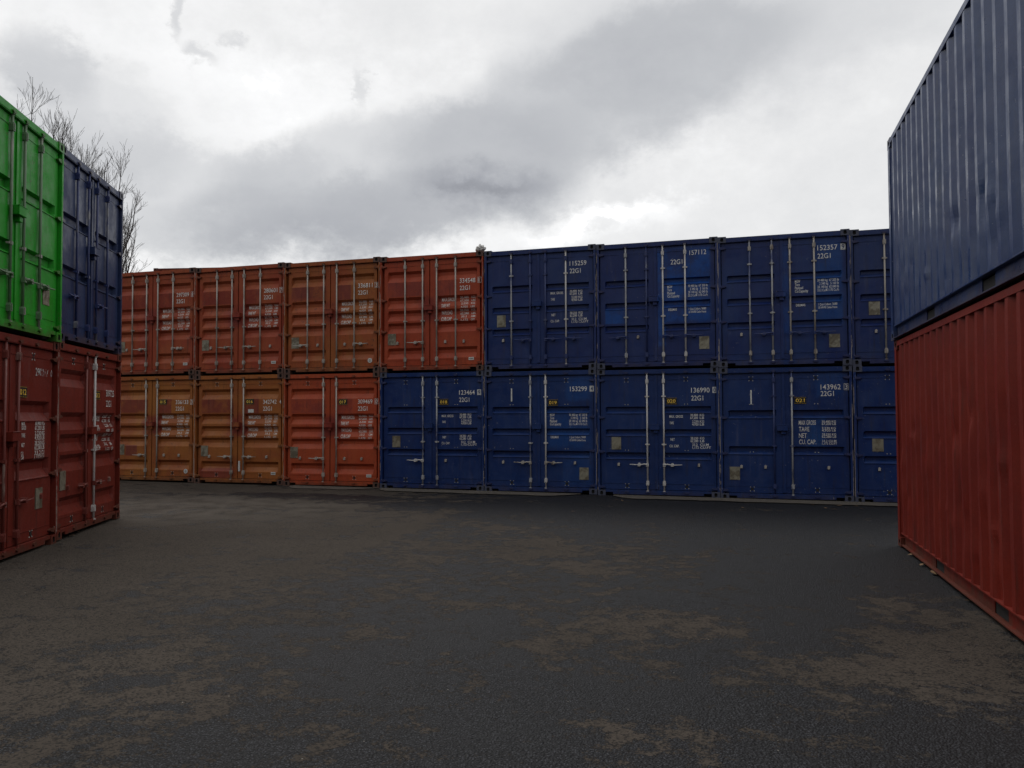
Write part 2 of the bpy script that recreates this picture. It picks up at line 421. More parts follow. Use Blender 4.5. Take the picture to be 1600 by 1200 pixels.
def hinge_mesh():         # at x = 0 = post edge, going +x
    bm = bmesh.new()
    prism(bm, [(-.0, -.012), (.05, -.026), (.125, -.018), (.15, -.004), (.15, .004), (.125, .018), (.05, .026), (0, .012)], .004, YD+.006)
    tube(bm, [(.035, .012, -.045), (.035, .012, .045)], .014, 8)
    return mesh('hinge', bm)
def mark_mesh():          # four bare bolt holes round a dark scar
    bm = bmesh.new()
    for sx in (-1, 1):
        for sz in (-1, 1): tube(bm, [(sx*.035, YD-.004, sz*.038), (sx*.035, YD+.01, sz*.038)], .009, 8, 1)
    prism(bm, [(-.02, -.035), (0, -.018), (.02, -.035), (.026, 0), (.02, .035), (0, .018), (-.02, .035), (-.026, 0)], YD-.004, YD+.01, 0)
    return mesh('bolt_holes', bm, 2)
def pair_mesh():
    bm = bmesh.new()
    for sx in (-1, 1): tube(bm, [(sx*.03, YD-.004, 0), (sx*.03, YD+.01, 0)], .009, 8)
    return mesh('bolt_pair', bm)
def keeper_mesh():
    bm = bmesh.new(); prism(bm, [(-.045, 0), (-.03, .02), (.03, .02), (.045, 0), (.02, -.018), (-.02, -.018)], -.014, .02)
    return mesh('cam_keeper', bm)
def lock_mesh():
    bm = bmesh.new(); x = -.045
    box(bm, x-.10, x+.095, -.05, YD+.02, 1.345, 1.455); box(bm, x-.105, x+.10, -.056, -.03, 1.448, 1.458)
    box(bm, x-.02, x+.06, -.02, YD+.02, 1.28, 1.345)
    bmesh.ops.bevel(bm, geom=bm.edges[:], offset=.004, segments=1, affect='EDGES')
    return mesh('lock_box', bm)
def plate_mesh():
    bm = bmesh.new(); w_, h_ = .095, .125; n = 5
    V = [[bm.verts.new((-w_+2*w_*i/n, YD-.008+.004*noise.noise(Vector((i*.9, j*.8, 2))), -h_+2*h_*j/n)) for i in range(n+1)] for j in range(n+1)]
    for j in range(n):
        for i in range(n): bm.faces.new((V[j][i], V[j][i+1], V[j+1][i+1], V[j+1][i]))
    box(bm, -w_-.003, w_+.003, YD-.003, YD+.008, -h_-.003, h_+.003)
    return mesh('data_plate', bm)

# ------------------------------------------------------------------ lettering
def glyphs(txt, bold=0.):
    cu = bpy.data.curves.new('t', 'FONT'); cu.body = txt; cu.size = 1; cu.offset = bold; cu.resolution_u = 3
    o = bpy.data.objects.new('t', cu); me = bpy.data.meshes.new_from_object(o)
    bpy.data.objects.remove(o); bpy.data.curves.remove(cu); return me
CAPH = None
def add_text(bm, txt, x, zc, h, width=None, xs=.62, bold=0., mi=0):
    """text with capital height h, left edge at x, centred on zc; laid out in x/z with y = 0"""
    global CAPH
    if CAPH is None:
        me = glyphs('H'); CAPH = max(v.co.y for v in me.vertices); bpy.data.meshes.remove(me)
    me = glyphs(txt, bold)
    if not len(me.vertices): bpy.data.meshes.remove(me); return
    s = h/CAPH; mnx = min(v.co.x for v in me.vertices); mxx = max(v.co.x for v in me.vertices)
    sx = s*xs if width is None else width/(mxx-mnx)
    vs_ = [bm.verts.new((x-W/2+(v.co.x-mnx)*sx, 0, zc-h/2+v.co.y*s)) for v in me.vertices]
    for p in me.polygons:
        try: bm.faces.new([vs_[i] for i in p.vertices]).material_index = mi
        except ValueError: pass
    bpy.data.meshes.remove(me)
def finish_text(name, bm, kind, off=.004, nslots=1):
    for z in zbreaks(kind):
        bmesh.ops.bisect_plane(bm, geom=bm.verts[:]+bm.edges[:]+bm.faces[:], plane_co=(0, 0, z), plane_no=(0, 0, 1))
    for v in bm.verts: v.co.y = ydoor(kind, v.co.x, v.co.z)-off+v.co.y
    me = bpy.data.meshes.new(name); bm.to_mesh(me); bm.free()
    for i in range(nslots): me.materials.append(None)
    return me
def block_R(bm, sep=True):
    for t, z, wd in (('MAX.GROSS', 1.575, .32), ('TARE WT', 1.435, .2), ('PAYLOAD', 1.285, .25), ('CUB.CAP', 1.145, .24)): add_text(bm, t, 1.45, z, .078, wd, bold=.012)
    for a, b, z in (('30,480', 'KGS', 1.605), ('67,200', 'LBS', 1.54), ('2,230', 'KGS', 1.47), ('4,920', 'LBS', 1.395), ('28,250', 'KGS', 1.325), ('62,280', 'LBS', 1.255), ('33.2', 'CBM', 1.185), ('1,172', 'CFT', 1.11)):
        add_text(bm, a, 1.88 if len(a) > 5 else 1.91, z, .042, .036*len(a)*.9, bold=.01); add_text(bm, b, 2.14, z, .042, .09, bold=.01)
def block_B1(bm, dz=0):
    for t, x, z, wd in (('MAX. GROSS', 1.46, 1.612, .27), ('TARE', 1.465, 1.482, .085), ('NET', 1.48, 1.15, .085), ('CU. CAP.', 1.46, 1.02, .19)): add_text(bm, t, x, z+dz, .05, wd, bold=.008)
    for a, b, z in (('30,480', 'KG', 1.640), ('67,200', 'LB', 1.583), ('2,230', 'KG', 1.510), ('4,920', 'LB', 1.453), ('28,250', 'KG', 1.178), ('62,280', 'LB', 1.121), ('33.2', 'CU.M', 1.048), ('1,172', 'CU.FT', .991)):
        add_text(bm, a, 1.875 if len(a) > 5 else 1.91, z+dz, .046, .15*len(a)/6, bold=.01); add_text(bm, b, 2.06, z+dz, .046, .042*len(b), bold=.01)
def block_B2(bm, dz=0):
    for t, z, wd in (('MGW', 1.640, .10), ('Tare', 1.576, .09), ('Payload', 1.512, .15), ('Cu.Capacity', 1.448, .24)): add_text(bm, t, 1.44, z+dz, .052, wd, bold=.012)
    for t, x, z, wd in (('30 480 kg  67 200 lb', 1.85, 1.640, .385), ('2 340 kg   5 160 lb', 1.885, 1.576, .35), ('28 140 kg  62 040 lb', 1.85, 1.512, .385), ('33.2 Cu.M 1170 Cu.Ft', 1.85, 1.448, .385)): add_text(bm, t, x, z+dz, .047, wd, bold=.008)
    add_text(bm, 'DELMAS', 1.455, 1.185+dz-.01, .045, .17, bold=.014)
    add_text(bm, '1 Quai Colbert, 76080', 1.86, 1.185+dz-.01, .042, .34, bold=.008); add_text(bm, 'LE HAVRE Cedex France', 1.86, 1.125+dz-.01, .042, .34, bold=.008)
def block_L(bm):
    for t, z, wd in (('MAX.', 1.545, .10), ('GROSS', 1.495, .12), ('TARE', 1.405, .10), ('NET', 1.29, .09), ('CU.', 1.19, .07), ('CAP', 1.14, .08)): add_text(bm, t, 1.50, z, .045, wd, bold=.01)
    for a, b, z in (('30,480', 'KG', 1.55), ('67,200', 'LB', 1.49), ('2,230', 'KG', 1.425), ('4,920', 'LB', 1.37), ('28,250', 'KG', 1.305), ('62,280', 'LB', 1.25), ('33.2', 'CU', 1.185), ('1,172', 'CU', 1.13)):
        add_text(bm, a, 1.86, z, .05, .17, bold=.01); add_text(bm, b, 2.05, z, .05, .08, bold=.01)
def block_C(bm):
    for t, z, wd in (('MAX GROSS', 1.50, .31), ('TARE', 1.375, .19), ('NET', 1.252, .14), ('CU. CAP.', 1.13, .31)): add_text(bm, t, 1.475, z, .085, wd, bold=.006)
    for t, z in (('30,480 KG', 1.52), ('67,200 LB', 1.475), ('2,230 KG', 1.395), ('4,920 LB', 1.35), ('28,250 KG', 1.275), ('62,280 LB', 1.23), ('33.2 CU.M', 1.15), ('1,172 CU.FT', 1.10)): add_text(bm, t, 1.89, z, .04, .2+.006*len(t), bold=.008)
def outline(bm, x0, x1, z0, z1, t=.006):
    for a, b, c, d in ((x0, x1, z0, z0+t), (x0, x1, z1-t, z1), (x0, x0+t, z0+t, z1-t), (x1-t, x1, z0+t, z1-t)):
        bm.faces.new([bm.verts.new((p[0]-W/2, 0, p[1])) for p in ((a, c), (b, c), (b, d), (a, d))])

# ------------------------------------------------------------------ container
def lighter(c, k): return tuple(min(1, v*k) for v in c)
def container(loc, rz, label, kind, mat, cfg, group, side=None):
    root = empty('shipping_container', loc, rz, label, 'container', group)
    fk = 'A' if kind in 'AD' else 'B'
    obj('frame', cached('frame'+fk, lambda: frame_mesh(fk)), [mat, DARK], root)
    sw = side or cached('side', lambda: side_mesh())
    obj('side_wall', sw, mat, root)
    o = obj('side_wall', cached('side', lambda: side_mesh()), mat, root); o.scale = (-1, 1, 1)
    obj('roof', cached('roof', roof_mesh), mat, root); obj('end_wall', cached('back', back_mesh), mat, root)
    cm = cached('casting', casting_mesh); cmat = cfg.get('cast', mat)
    for sx in (-1, 1):
        for sy in (0, 1):
            for sz in (0, 1):
                c = obj('corner_casting', cm, [cmat, DARK], root, (sx*W/2, -.004 if sy == 0 else L+.004, 0 if sz == 0 else H))
                c.scale = (-sx, 1 if sy == 0 else -1, 1 if sz == 0 else -1)
    if cfg.get('plain'): return root
    doors = [obj('door', cached(('door', kind, s), lambda: door_mesh(kind, s)), mat, root) for s in (0, 1)]
    ps = .0
    for s in (0, 1):
        sg = -1 if s == 0 else 1
        for z in (.18, .90, 1.60, 2.36):
            h_ = obj('hinge', cached('hinge', hinge_mesh), mat, doors[s], (sg*(W/2-.004), 0, z)); h_.scale = (-sg, 1, 1)
    bars = cfg.get('bars', {})
    for i, bx in enumerate(BARX):
        d = doors[0 if i < 2 else 1]; x = bx-W/2
        if i in bars:
            bmt = bars[i]; b = obj('locking_bar', cached('bar', bar_mesh), bmt, d, (x, 0, 0))
            for z in (.27, 2.33): obj('bar_bracket', cached('bracket', bracket_mesh), cfg.get('brk', bmt), d, (x, 0, z))
            for z in cfg.get('guides', (1.05, 2.02) if fk == 'B' else (1.12,)): obj('bar_guide', cached('guide', guide_mesh), bmt, d, (x, 0, z))
        else:
            for z in (.21, 2.36): obj('bolt_holes', cached('mark', mark_mesh), [DARK, BOLT], d, (x, 0, z))
            if fk == 'B':
                for z in (.93, 1.86): obj('bolt_holes', cached('pair', pair_mesh), BOLT, d, (x, 0, z))
        for z in (H-.085, .085):
            obj('cam_keeper', cached('keeper', keeper_mesh), mat, root, (x, 0, z))
    for (i, sg) in cfg.get('handles', ()):
        hm = cfg.get('hmat', bars.get(i, GALV)); h_ = obj('handle', cached('handle', handle_mesh), hm, doors[0 if i < 2 else 1], (BARX[i]-W/2, 0, .64)); h_.scale = (sg, 1, 1)
    for x, s in cfg.get('hooks', ((.43, 0), (2.03, 1))): obj('handle_catch', cached('hook', hook_mesh), cfg.get('hookmat', GALV), doors[s], (x-W/2, 0, .64))
    obj('lock_box', cached('lock', lock_mesh), cfg.get('lockmat', mat), root)
    if 'plate' in cfg:
        x, z = cfg['plate']; y0 = ydoor(kind, x-W/2, z)-YD
        obj('data_plate', cached('plate', plate_mesh), PLATE, doors[0 if x < 1.2 else 1], (x-W/2, min(0, y0), z))
    # serial number
    if 'num' in cfg:
        n = cfg['num']; bm = bmesh.new()
        add_text(bm, n['t'], n['x'], n['z'], .095, n.get('w', .36), bold=.004)
        cd = n.get('cd')
        if cd:
            cx = n['x']+.435
            if n.get('box') == 'solid': pass
            else:
                add_text(bm, cd, cx, n['z'], .085, .045 if cd != '1' else .018, bold=.004)
                if n.get('box') == 'line': outline(bm, cx-.02, cx+.065, n['z']-.062, n['z']+.062)
        obj('serial_number', finish_text('serial_number', bm, kind), n.get('mat', LET), doors[1])
        if n.get('type', 1):
            bm = bmesh.new(); add_text(bm, '22G1', n.get('x2', n['x']), n.get('z2', n['z']-.158), .095, .235, bold=.004)
            obj('size_code', finish_text('size_code', bm, kind), n.get('mat', LET), doors[1])
        if cd and n.get('box') == 'solid':
            bm = bmesh.new(); cx = n['x']+.435
            bm.faces.new([bm.verts.new((a-W/2, 0, b)) for a, b in ((cx-.02, n['z']-.06), (cx+.07, n['z']-.06), (cx+.07, n['z']+.06), (cx-.02, n['z']+.06))])
            c_ = obj('check_digit_patch', finish_text('check_digit_patch', bm, kind), WHITE, doors[1])
            bm = bmesh.new(); add_text(bm, cd, cx, n['z'], .085, .05, bold=.01)
            obj('check_digit', finish_text('check_digit', bm, kind, .007), cfg['inkmat'], doors[1])
    if 'block' in cfg:
        bm = bmesh.new(); cfg['block'][0](bm, *cfg['block'][2:])
        obj('lettering', finish_text('lettering', bm, kind), cfg['block'][1], doors[1])
    if 'sign' in cfg:
        t, z = cfg['sign']; x = 1.40
        bm = bmesh.new(); box(bm, x-W/2, x+.215-W/2, YD-.010, YD-.001, z-.065, z+.065)
        sgn = obj('number_sign', mesh('number_sign', bm), BLACK, doors[1])
        bm = bmesh.new(); add_text(bm, t, x+.026, z-.002, .066, .162, bold=.006)
        for dz_ in (-.059, .059): 
            bm.faces.new([bm.verts.new((a-W/2, 0, z+dz_+b)) for a, b in ((x, -.001), (x+.213, -.001), (x+.213, .001), (x, .001))])
        for v in bm.verts: v.co.y = YD-.0125
        me = bpy.data.meshes.new('sign_digits'); bm.to_mesh(me); bm.free(); me.materials.append(None)
        me.name = 'sign_digits'; obj('sign_digits', me, YEL, doors[1])
    for (x, z, sty) in cfg.get('stick', ()):
        bm = bmesh.new()
        if sty == 'round': tube(bm, [(x-W/2, YD-.009, z), (x-W/2, YD, z)], .055, 20)
        elif sty == 'strip': box(bm, x-.022-W/2, x+.022-W/2, YD-.012-.009, YD, z-.12, z+.12)
        elif sty == 'bare': box(bm, x-.014-W/2, x+.014-W/2, YD-.008, YD, z-.14, z+.14)
        elif sty == 'label': box(bm, x-.075-W/2, x+.075-W/2, YD-.009, YD, z-.04, z+.04)
        else: box(bm, x-.06-W/2, x+.06-W/2, YD-.009, YD, z-.032, z+.032)
        st = obj('sticker' if sty != 'bare' else 'bare_strip', mesh('sticker', bm), WHITE, doors[0 if x < 1.19 else 1])
        if sty in ('box', 'round'):
            bm = bmesh.new()
            if sty == 'box': add_text(bm, '8888', x-.045, z, .02, .09, bold=.01)
            else: add_text(bm, 'G', x-.022, z, .05, .045, bold=.01)
            for v in bm.verts: v.co.y = YD-.0115
            me = bpy.data.meshes.new('sticker_print'); bm.to_mesh(me); bm.free(); me.materials.append(None)
            obj('sticker_print', me, INK, doors[1])
    return root

# colours
ORANGE = (.31, .100, .026); RED = (.29, .050, .024); REDB = (.33, .078, .030); DKRED = (.21, .033, .020)
NAVY = (.012, .025, .112); BLUE = (.008, .026, .112); BRIGHT = (.006, .06, .26)
S = 2.4508; TH1 = -.2915; P0 = (-7.6434, 19.6615)
def row_loc(n, lvl):
    t = S*n+W/2+.006
    x = P0[0]+t*math.cos(TH1); y = P0[1]+t*math.sin(TH1)
    return (x, y, .0772-.0170*(n+.5)+lvl*(H+.002))
G4 = {0: GALV, 1: GALV, 2: GALV, 3: GALV}; G2 = {1: GALV, 2: GALV}
redpanel = lambda c: [(.17, 1.06, 1.68, 2.0, c, .05), (1.38, 1.75, 1.66, 2.0, c, .06)]
lockred = (.9, 1.45, 1.12, 1.62, (.21, .035, .025), .35)
def rowcfg(n, lvl, **k): return (n, lvl, k)
NAVYI = flat_mat('navy_ink', NAVY, .5)
CASTB = flat_mat('grey_blue_casting', (.055, .062, .10), .6, 0, .5)
ROW = [
 (-2, 1, 'A', 'end container of the upper row, behind the tall dark blue one at left', paint('paint_u_z', RED, REDB, 17), dict(bars=G4, handles=((1, -1), (2, 1)))),
 (-2, 0, 'A', 'end container of the lower row, behind the dark red one at left', paint('paint_l_z', (.33, .112, .028), ORANGE, 18), dict(bars=G2, handles=((1, -1),))),
 (-1, 1, 'A', 'red-orange container in the upper row beside the tall dark blue one at left, marked 297309',
   paint('paint_u_a', RED, REDB, 1, redpanel(DKRED)+[lockred]), dict(bars=G4, handles=((1, -1), (3, 1)), plate=(.27, .72), num=dict(t='297309', x=1.88, z=1.95, cd='8', box='line'), block=(block_R, LETW), stick=((2.15, .26, 'box'),))),
 (0, 1, 'A', 'red-orange container in the upper row marked 280601',
   paint('paint_u_b', REDB, RED, 2, redpanel(DKRED)+[lockred]), dict(bars=G4, handles=((1, -1), (2, 1)), hooks=((.43, 0), (2.06, 1)), plate=(.27, .71), num=dict(t='280601', x=1.88, z=1.955, cd='7', box='line'), block=(block_R, LETW), stick=((2.15, .26, 'box'),))),
 (1, 1, 'A', 'orange and dark red faded container in the upper row marked 336811',
   paint('paint_u_c', (.31, .072, .026), (.30, .095, .027), 3, redpanel((.19, .042, .03))+[lockred, (1.7, 2.35, 1.2, 2.4, ORANGE, .1), (.1, 1.1, .9, 1.7, REDB, .2)], chip=(.10, .03, .02)), dict(bars=G4, handles=((0, -1), (3, 1)), hooks=((.86, 0), (1.55, 1)), plate=(.27, .71), num=dict(t='336811', x=1.88, z=1.965, cd='3', box='line'), block=(block_R, LETW), stick=((2.18, .26, 'round'),))),
 (2, 1, 'A', 'brighter red container in the upper row marked 334548, next to the first blue one',
   paint('paint_u_d', (.33, .052, .022), (.36, .066, .028), 4, redpanel((.235, .045, .032))+[lockred]), dict(bars=G4, handles=((1, -1),), hooks=((.41, 0), (1.55, 1), (1.98, 1)), plate=(.27, .73), num=dict(t='334548', x=1.885, z=1.965, cd='1', box='line'), block=(block_R, LETW), stick=((2.15, .26, 'box'),))),
 (3, 1, 'B', 'navy blue container in the upper row marked 115259',
   paint('paint_u_e', mud=.25, spec=.34, rough=.36, base=NAVY, alt=(.015, .034, .13), seed=5, patches=[(1.4, 2.3, 1.0, 2.3, (.019, .036, .12), .2)], chip=(.2, .2, .2), chips=.66), dict(bars={0: MIXBAR, 1: BLUEBAR, 2: BLUEBAR, 3: WHITEBAR}, brk=BLUEBAR, handles=((1, -1), (2, 1), (3, 1)), hmat=BLUEBAR, hooks=((.41, 0),), plate=(.37, 1.06), num=dict(t='115259', x=1.875, z=2.22), block=(block_B1, LETW))),
 (4, 1, 'B', 'navy container in the upper row whose right door has large bright blue repainted areas',
   paint('paint_u_f', mud=.25, spec=.34, rough=.36, base=NAVY, alt=(.015, .031, .122), seed=6, patches=[(1.25, 1.40, .45, 2.4, BRIGHT, .06), (1.40, 2.28, .92, 2.42, BRIGHT, .09), (1.44, 1.8, 2.05, 2.4, NAVY, .12), (.17, .59, .93, 1.23, (.008, .06, .25), .05)], chip=(.2, .2, .2), chips=.66), dict(bars={0: MIXBAR, 1: BLUEBAR, 2: WHITEBAR, 3: WHITEBAR}, handles=((0, -1), (2, 1), (3, 1)), hmat=BLUEBAR, hooks=((.84, 0),), plate=(2.155, .49), num=dict(t='157112', x=1.885, z=2.31, x2=1.51, z2=2.14, w=.33), block=(block_B2, LET))),
 (5, 1, 'B', 'navy container with four whitish bars in the upper row marked 152357',
   paint('paint_u_g', mud=.25, spec=.34, rough=.36, base=NAVY, alt=(.015, .036, .132), seed=7, patches=[(1.78, 2.3, .85, 2.42, (.010, .05, .19), .15), (1.22, 1.33, .3, 2.4, (.010, .045, .19), .1)], chip=(.2, .2, .2), chips=.66), dict(bars={0: MIXBAR, 1: MIXBAR, 2: GALV, 3: GALV}, brk=GALV, handles=((1, -1), (2, 1), (3, 1)), hmat=BLUEBAR, hooks=((.43, 0),), plate=(2.14, .47), num=dict(t='152357', x=1.86, z=2.265, cd='9', box='solid'), block=(block_B2, LET))),
 (6, 1, 'B', 'last navy container of the upper row, half hidden by the near steel blue container',
   paint('paint_u_h', mud=.25, spec=.34, rough=.36, base=NAVY, alt=(.017, .034, .115), seed=8, chip=(.2, .2, .2), chips=.66), dict(bars={0: GALV, 1: GALV, 2: BLUEBAR, 3: GALV}, brk=GALV, handles=(), plate=(.41, 1.08))),
 (-1, 0, 'A', 'ochre orange container in the lower row with sign 015',
   paint('paint_l_a', (.34, .122, .028), (.29, .082, .025), 9, redpanel((.21, .045, .028))+[lockred, (.4, .75, .62, .88, (.19, .045, .03), .1)]), dict(bars=G2, handles=((1, -1),), hooks=((1.55, 1), (1.98, 1)), plate=(.27, .77), num=dict(t='336133', x=1.875, z=1.93, cd='3', box='line'), block=(block_R, LETW), sign=('015', 1.94), stick=((2.18, .26, 'round'),))),
 (0, 0, 'A', 'ochre and red container in the lower row with sign 016',
   paint('paint_l_b', (.29, .082, .025), (.33, .112, .028), 10, redpanel((.20, .042, .028))+[lockred, (.1, 1.1, .13, .36, (.24, .05, .03), .1)]), dict(bars=G2, handles=((1, -1), (2, 1)), hooks=((.40, 0), (1.97, 1)), plate=(.26, .77), num=dict(t='342742', x=1.87, z=1.93, cd='4'), block=(block_R, LETW), sign=('016', 1.94), stick=((2.15, .26, 'box'), (1.54, 1.72, 'label'), (1.235, .42, 'strip')))),
 (1, 0, 'A', 'orange-red container in the lower row with sign 017',
   paint('paint_l_c', (.37, .060, .024), (.38, .072, .027), 11, redpanel((.25, .046, .03))+[lockred]), dict(bars=G2, handles=((1, -1),), hooks=((.41, 0), (1.55, 1), (1.98, 1)), plate=(.25, .77), num=dict(t='309469', x=1.885, z=1.93, cd='0', box='line'), block=(block_R, LETW), sign=('017', 1.925), stick=((2.16, .26, 'box'),))),
 (2, 0, 'B', 'leftmost blue container in the lower row, beside the orange-red one, with sign 018',
   paint('paint_l_d', mud=.25, spec=.34, rough=.36, base=BLUE, alt=(.010, .032, .128), seed=12, chip=(.3, .3, .3), chips=.66), dict(bars={1: MIXBAR, 2: MIXBAR}, handles=((1, -1),), hmat=WHITEBAR, hooks=((1.55, 1),), plate=(.38, 1.05), num=dict(t='123464', x=1.865, z=2.12, cd='9', box='solid', mat=LETW), block=(block_B1, LETW), sign=('018', 1.92))),
 (3, 0, 'B', 'lower blue container with grey plate at bottom right of its door, sign 019',
   paint('paint_l_e', mud=.25, spec=.34, rough=.36, base=BLUE, alt=(.010, .032, .128), seed=13, patches=[(1.8, 2.3, 1.95, 2.45, (.01, .05, .19), .25), (1.4, 2.3, .95, 1.72, (.01, .05, .19), .2), (1.7, 2.3, .2, .8, (.011, .045, .17), .2)], chip=(.3, .3, .3), chips=.66), dict(bars={1: MIXBAR, 2: WHITEBAR}, handles=((1, -1), (2, 1)), hmat=GALV, hooks=((.41, 0), (1.97, 1)), plate=(2.16, .42), num=dict(t='153299', x=1.875, z=2.18, cd='4', box='solid', type=0), block=(block_B2, LETW), sign=('019', 1.90), stick=((.60, 2.07, 'bare'),))),
 (4, 0, 'B', 'lower blue container with two long white locking bars and sign 020',
   paint('paint_l_f', mud=.25, spec=.34, rough=.36, base=BLUE, alt=(.010, .032, .128), seed=14, chip=(.3, .3, .3), chips=.66), dict(bars={1: WHITEBAR, 2: WHITEBAR}, handles=((1, -1), (2, 1)), hmat=WHITEBAR, plate=(.385, 1.07), num=dict(t='136990', x=1.897, z=2.136, cd='0', box='solid'), block=(block_B1, LET), sign=('020', 1.925))),
 (5, 0, 'C', 'lower blue container with large worn lettering, only two door grooves and sign 021',
   paint('paint_l_g', mud=.25, spec=.34, rough=.36, base=BLUE, alt=(.010, .032, .128), seed=15, patches=[(1.6, 1.95, 1.02, 1.58, (.008, .055, .2), .25), (1.8, 2.3, 2.0, 2.45, (.01, .045, .17), .2)], chip=(.3, .3, .3), chips=.645), dict(bars={1: BLUEBAR, 2: MIXBAR}, handles=(), hooks=((.40, 0), (.85, 0), (2.0, 1)), plate=(.275, .51), num=dict(t='143962', x=1.88, z=2.18, z2=2.055, cd='3', box='line', mat=LETW), block=(block_C, LETW), sign=('021', 1.93), stick=((.60, 2.0, 'bare'),))),
 (6, 0, 'B', 'last blue container of the lower row, half hidden by the near dark red container',
   paint('paint_l_h', mud=.25, spec=.34, rough=.36, base=BLUE, alt=(.010, .032, .128), seed=16, chip=(.3, .3, .3), chips=.65), dict(bars={1: BLUEBAR, 2: BLUEBAR}, handles=(), hooks=((.43, 0),), plate=(.415, 1.1))),
]
for (n, lvl, kind, label, mat, cfg) in ROW:
    cfg['inkmat'] = NAVYI
    x, y, z = row_loc(n, lvl)
    jx = random.uniform(-.008, .008)
    if lvl: y += random.uniform(-.02, .02)
    if kind != 'A': cfg.setdefault('cast', CASTB)
    if kind == 'A': cfg.setdefault('cast', flat_mat('rusty_casting', (.10, .045, .03), .7, 0, .6))
    container((x+jx, y, z), TH1+random.uniform(-.002, .002), label, kind, mat, cfg, 'containers stacked two high along the far side of the yard')

# left block, doors towards the yard
TH2 = 1.7134; L0 = (-5.89, 10.6053)
def left_loc(n, lvl):
    t = S*n+W/2+.006
    return (L0[0]+t*math.cos(TH2), L0[1]+t*math.sin(TH2), (.021, .040)[n+1]-.012*(n < 0)+lvl*(H+.002))
GREEN = (.016, .29, .016)
LEFT = [
 (-1, 1, 'C', 'bright green container stacked on top of a dark red one at the left edge', paint('paint_green', GREEN, (.022, .33, .022), 21, chip=(.10, .12, .05), rough=.38, dirt=(.02, .05, .02)),
   dict(bars={0: GREENBAR, 1: GREENBAR, 2: GREENBAR, 3: GREENBAR}, handles=((1, -1), (2, 1), (3, 1)), hmat=GREENBAR, hookmat=GREENBAR, guides=(1.0,), plate=(2.05, .56))),
 (0, 1, 'C', 'tall dark blue container next to the green one in the left stack', paint('paint_left_blue', (.024, .038, .098), (.030, .048, .120), 22, chip=(.1, .1, .12), chips=.68, rough=.36),
   dict(bars={0: BLUEBAR, 1: BLUEBAR, 2: BLUEBAR, 3: BLUEBAR}, brk=BLUEBAR, handles=((0, -1), (2, 1),), hmat=BLUEBAR, hooks=((.43, 0),), hookmat=BLUEBAR, guides=(1.0,))),
 (-1, 0, 'D', 'dark red container with sign 012 under the green one', paint('paint_left_red', (.155, .021, .013), (.17, .024, .015), 23, chip=(.05, .02, .015)),
   dict(bars={1: REDBAR, 2: REDBAR}, handles=((1, -1), (2, 1)), hmat=REDBAR, hookmat=REDBAR, plate=(2.0, .62), num=dict(t='290017', x=1.86, z=2.18, cd='0', type=0, mat=LETF), block=(block_L, LETW), sign=('012', 1.92))),
 (0, 0, 'A', 'dark red container with one white bar under the dark blue one', paint('paint_left_red_far', (.165, .023, .014), (.185, .027, .017), 24, chip=(.05, .02, .015)),
   dict(bars={1: REDBAR, 2: WHITEBAR}, handles=((1, -1), (2, 1)), hmat=REDBAR, hookmat=REDBAR, plate=(.28, .75), num=dict(t='309725', x=1.88, z=1.96, mat=LETW), block=(block_R, LETW), sign=('013', 1.92))),
]
for (n, lvl, kind, label, mat, cfg) in LEFT:
    cfg['inkmat'] = NAVYI
    x, y, z = left_loc(n, lvl)
    container((x+(.03 if (lvl and n == -1) else 0), y, z), TH2, label, kind, mat, cfg, 'containers stacked at the left of the yard')

# right block, long sides towards the yard
TH3 = -1.8409; R0 = (4.892, 10.4302); RZ = TH3+math.pi/2
def dents(seed, n, zlo, zhi, dlo, dhi, k=1.):
    r = random.Random(seed); out = []
    for _ in range(n):
        out.append((L-r.uniform(dlo, dhi), r.uniform(zlo, zhi), r.uniform(.035, .11), k*r.uniform(-.022, .03), r.uniform(.04, .15)))
    return out
sideU = side_mesh(dents(3, 70, .25, .85, .1, 4.6, .42), 2., .004)
sideL = side_mesh(dents(5, 50, .2, 1.9, .2, 4.5, .8), 5., .008)
pRU = paint('paint_right_blue', (.014, .036, .130), (.018, .047, .145), 31, spec=.5, chip=(.3, .31, .34), chips=.66, rough=.34, dirt=(.05, .06, .07))
pRL = paint('paint_right_red', (.19, .018, .009), (.16, .014, .008), 32, chip=(.28, .09, .06), chips=.67, rough=.5)
for lvl, mt, sd_, lb, off in ((1, pRU, sideU, 'steel blue corrugated container side, top of the near stack at right', -.03), (0, pRL, sideL, 'dark red corrugated container side standing on the ground at right', 0.)):
    xa = Vector((math.cos(RZ), math.sin(RZ))); ya = Vector((-math.sin(RZ), math.cos(RZ)))
    o2 = Vector(R0)+xa*(W/2+off)-ya*(L-.02*lvl)
    container((o2.x, o2.y, -.033+lvl*(H+.002)), RZ, lb, 'C', mt, dict(bars={i: (BLUEBAR if lvl else REDBAR) for i in range(4)}, handles=((1, -1), (2, 1)), hookmat=GALV), 'containers stacked at the right of the yard', side=sd_)

# a stack further back, its top rail showing above the row
pB = paint('paint_back', (.13, .03, .022), (.15, .035, .025), 41)
bd = px_dir(240, 419); t = 33.5/bd.y; bx, by = bd.x*t, bd.y*t
for k in range(3):
    # long side faces the yard
    r = TH1*.25-math.pi/2
    xa = Vector((math.cos(r), math.sin(r))); ya = Vector((-math.sin(r), math.cos(r)))   # ya points to +x
    o2 = Vector((bx, by))-xa*(W/2)
    zz = CAM_H+bd.z*t-3*(H+.002)
    c = container((o2.x, o2.y, zz+k*(H+.002)), r, ('dark red container whose top edge shows behind the upper row at left' if k == 2 else ('bottom dark red container of the far stack behind the row' if k == 0 else 'middle dark red container of the far stack behind the row')), 'C', pB, dict(plain=True), 'far stack behind the row') 
BACKZ = zz

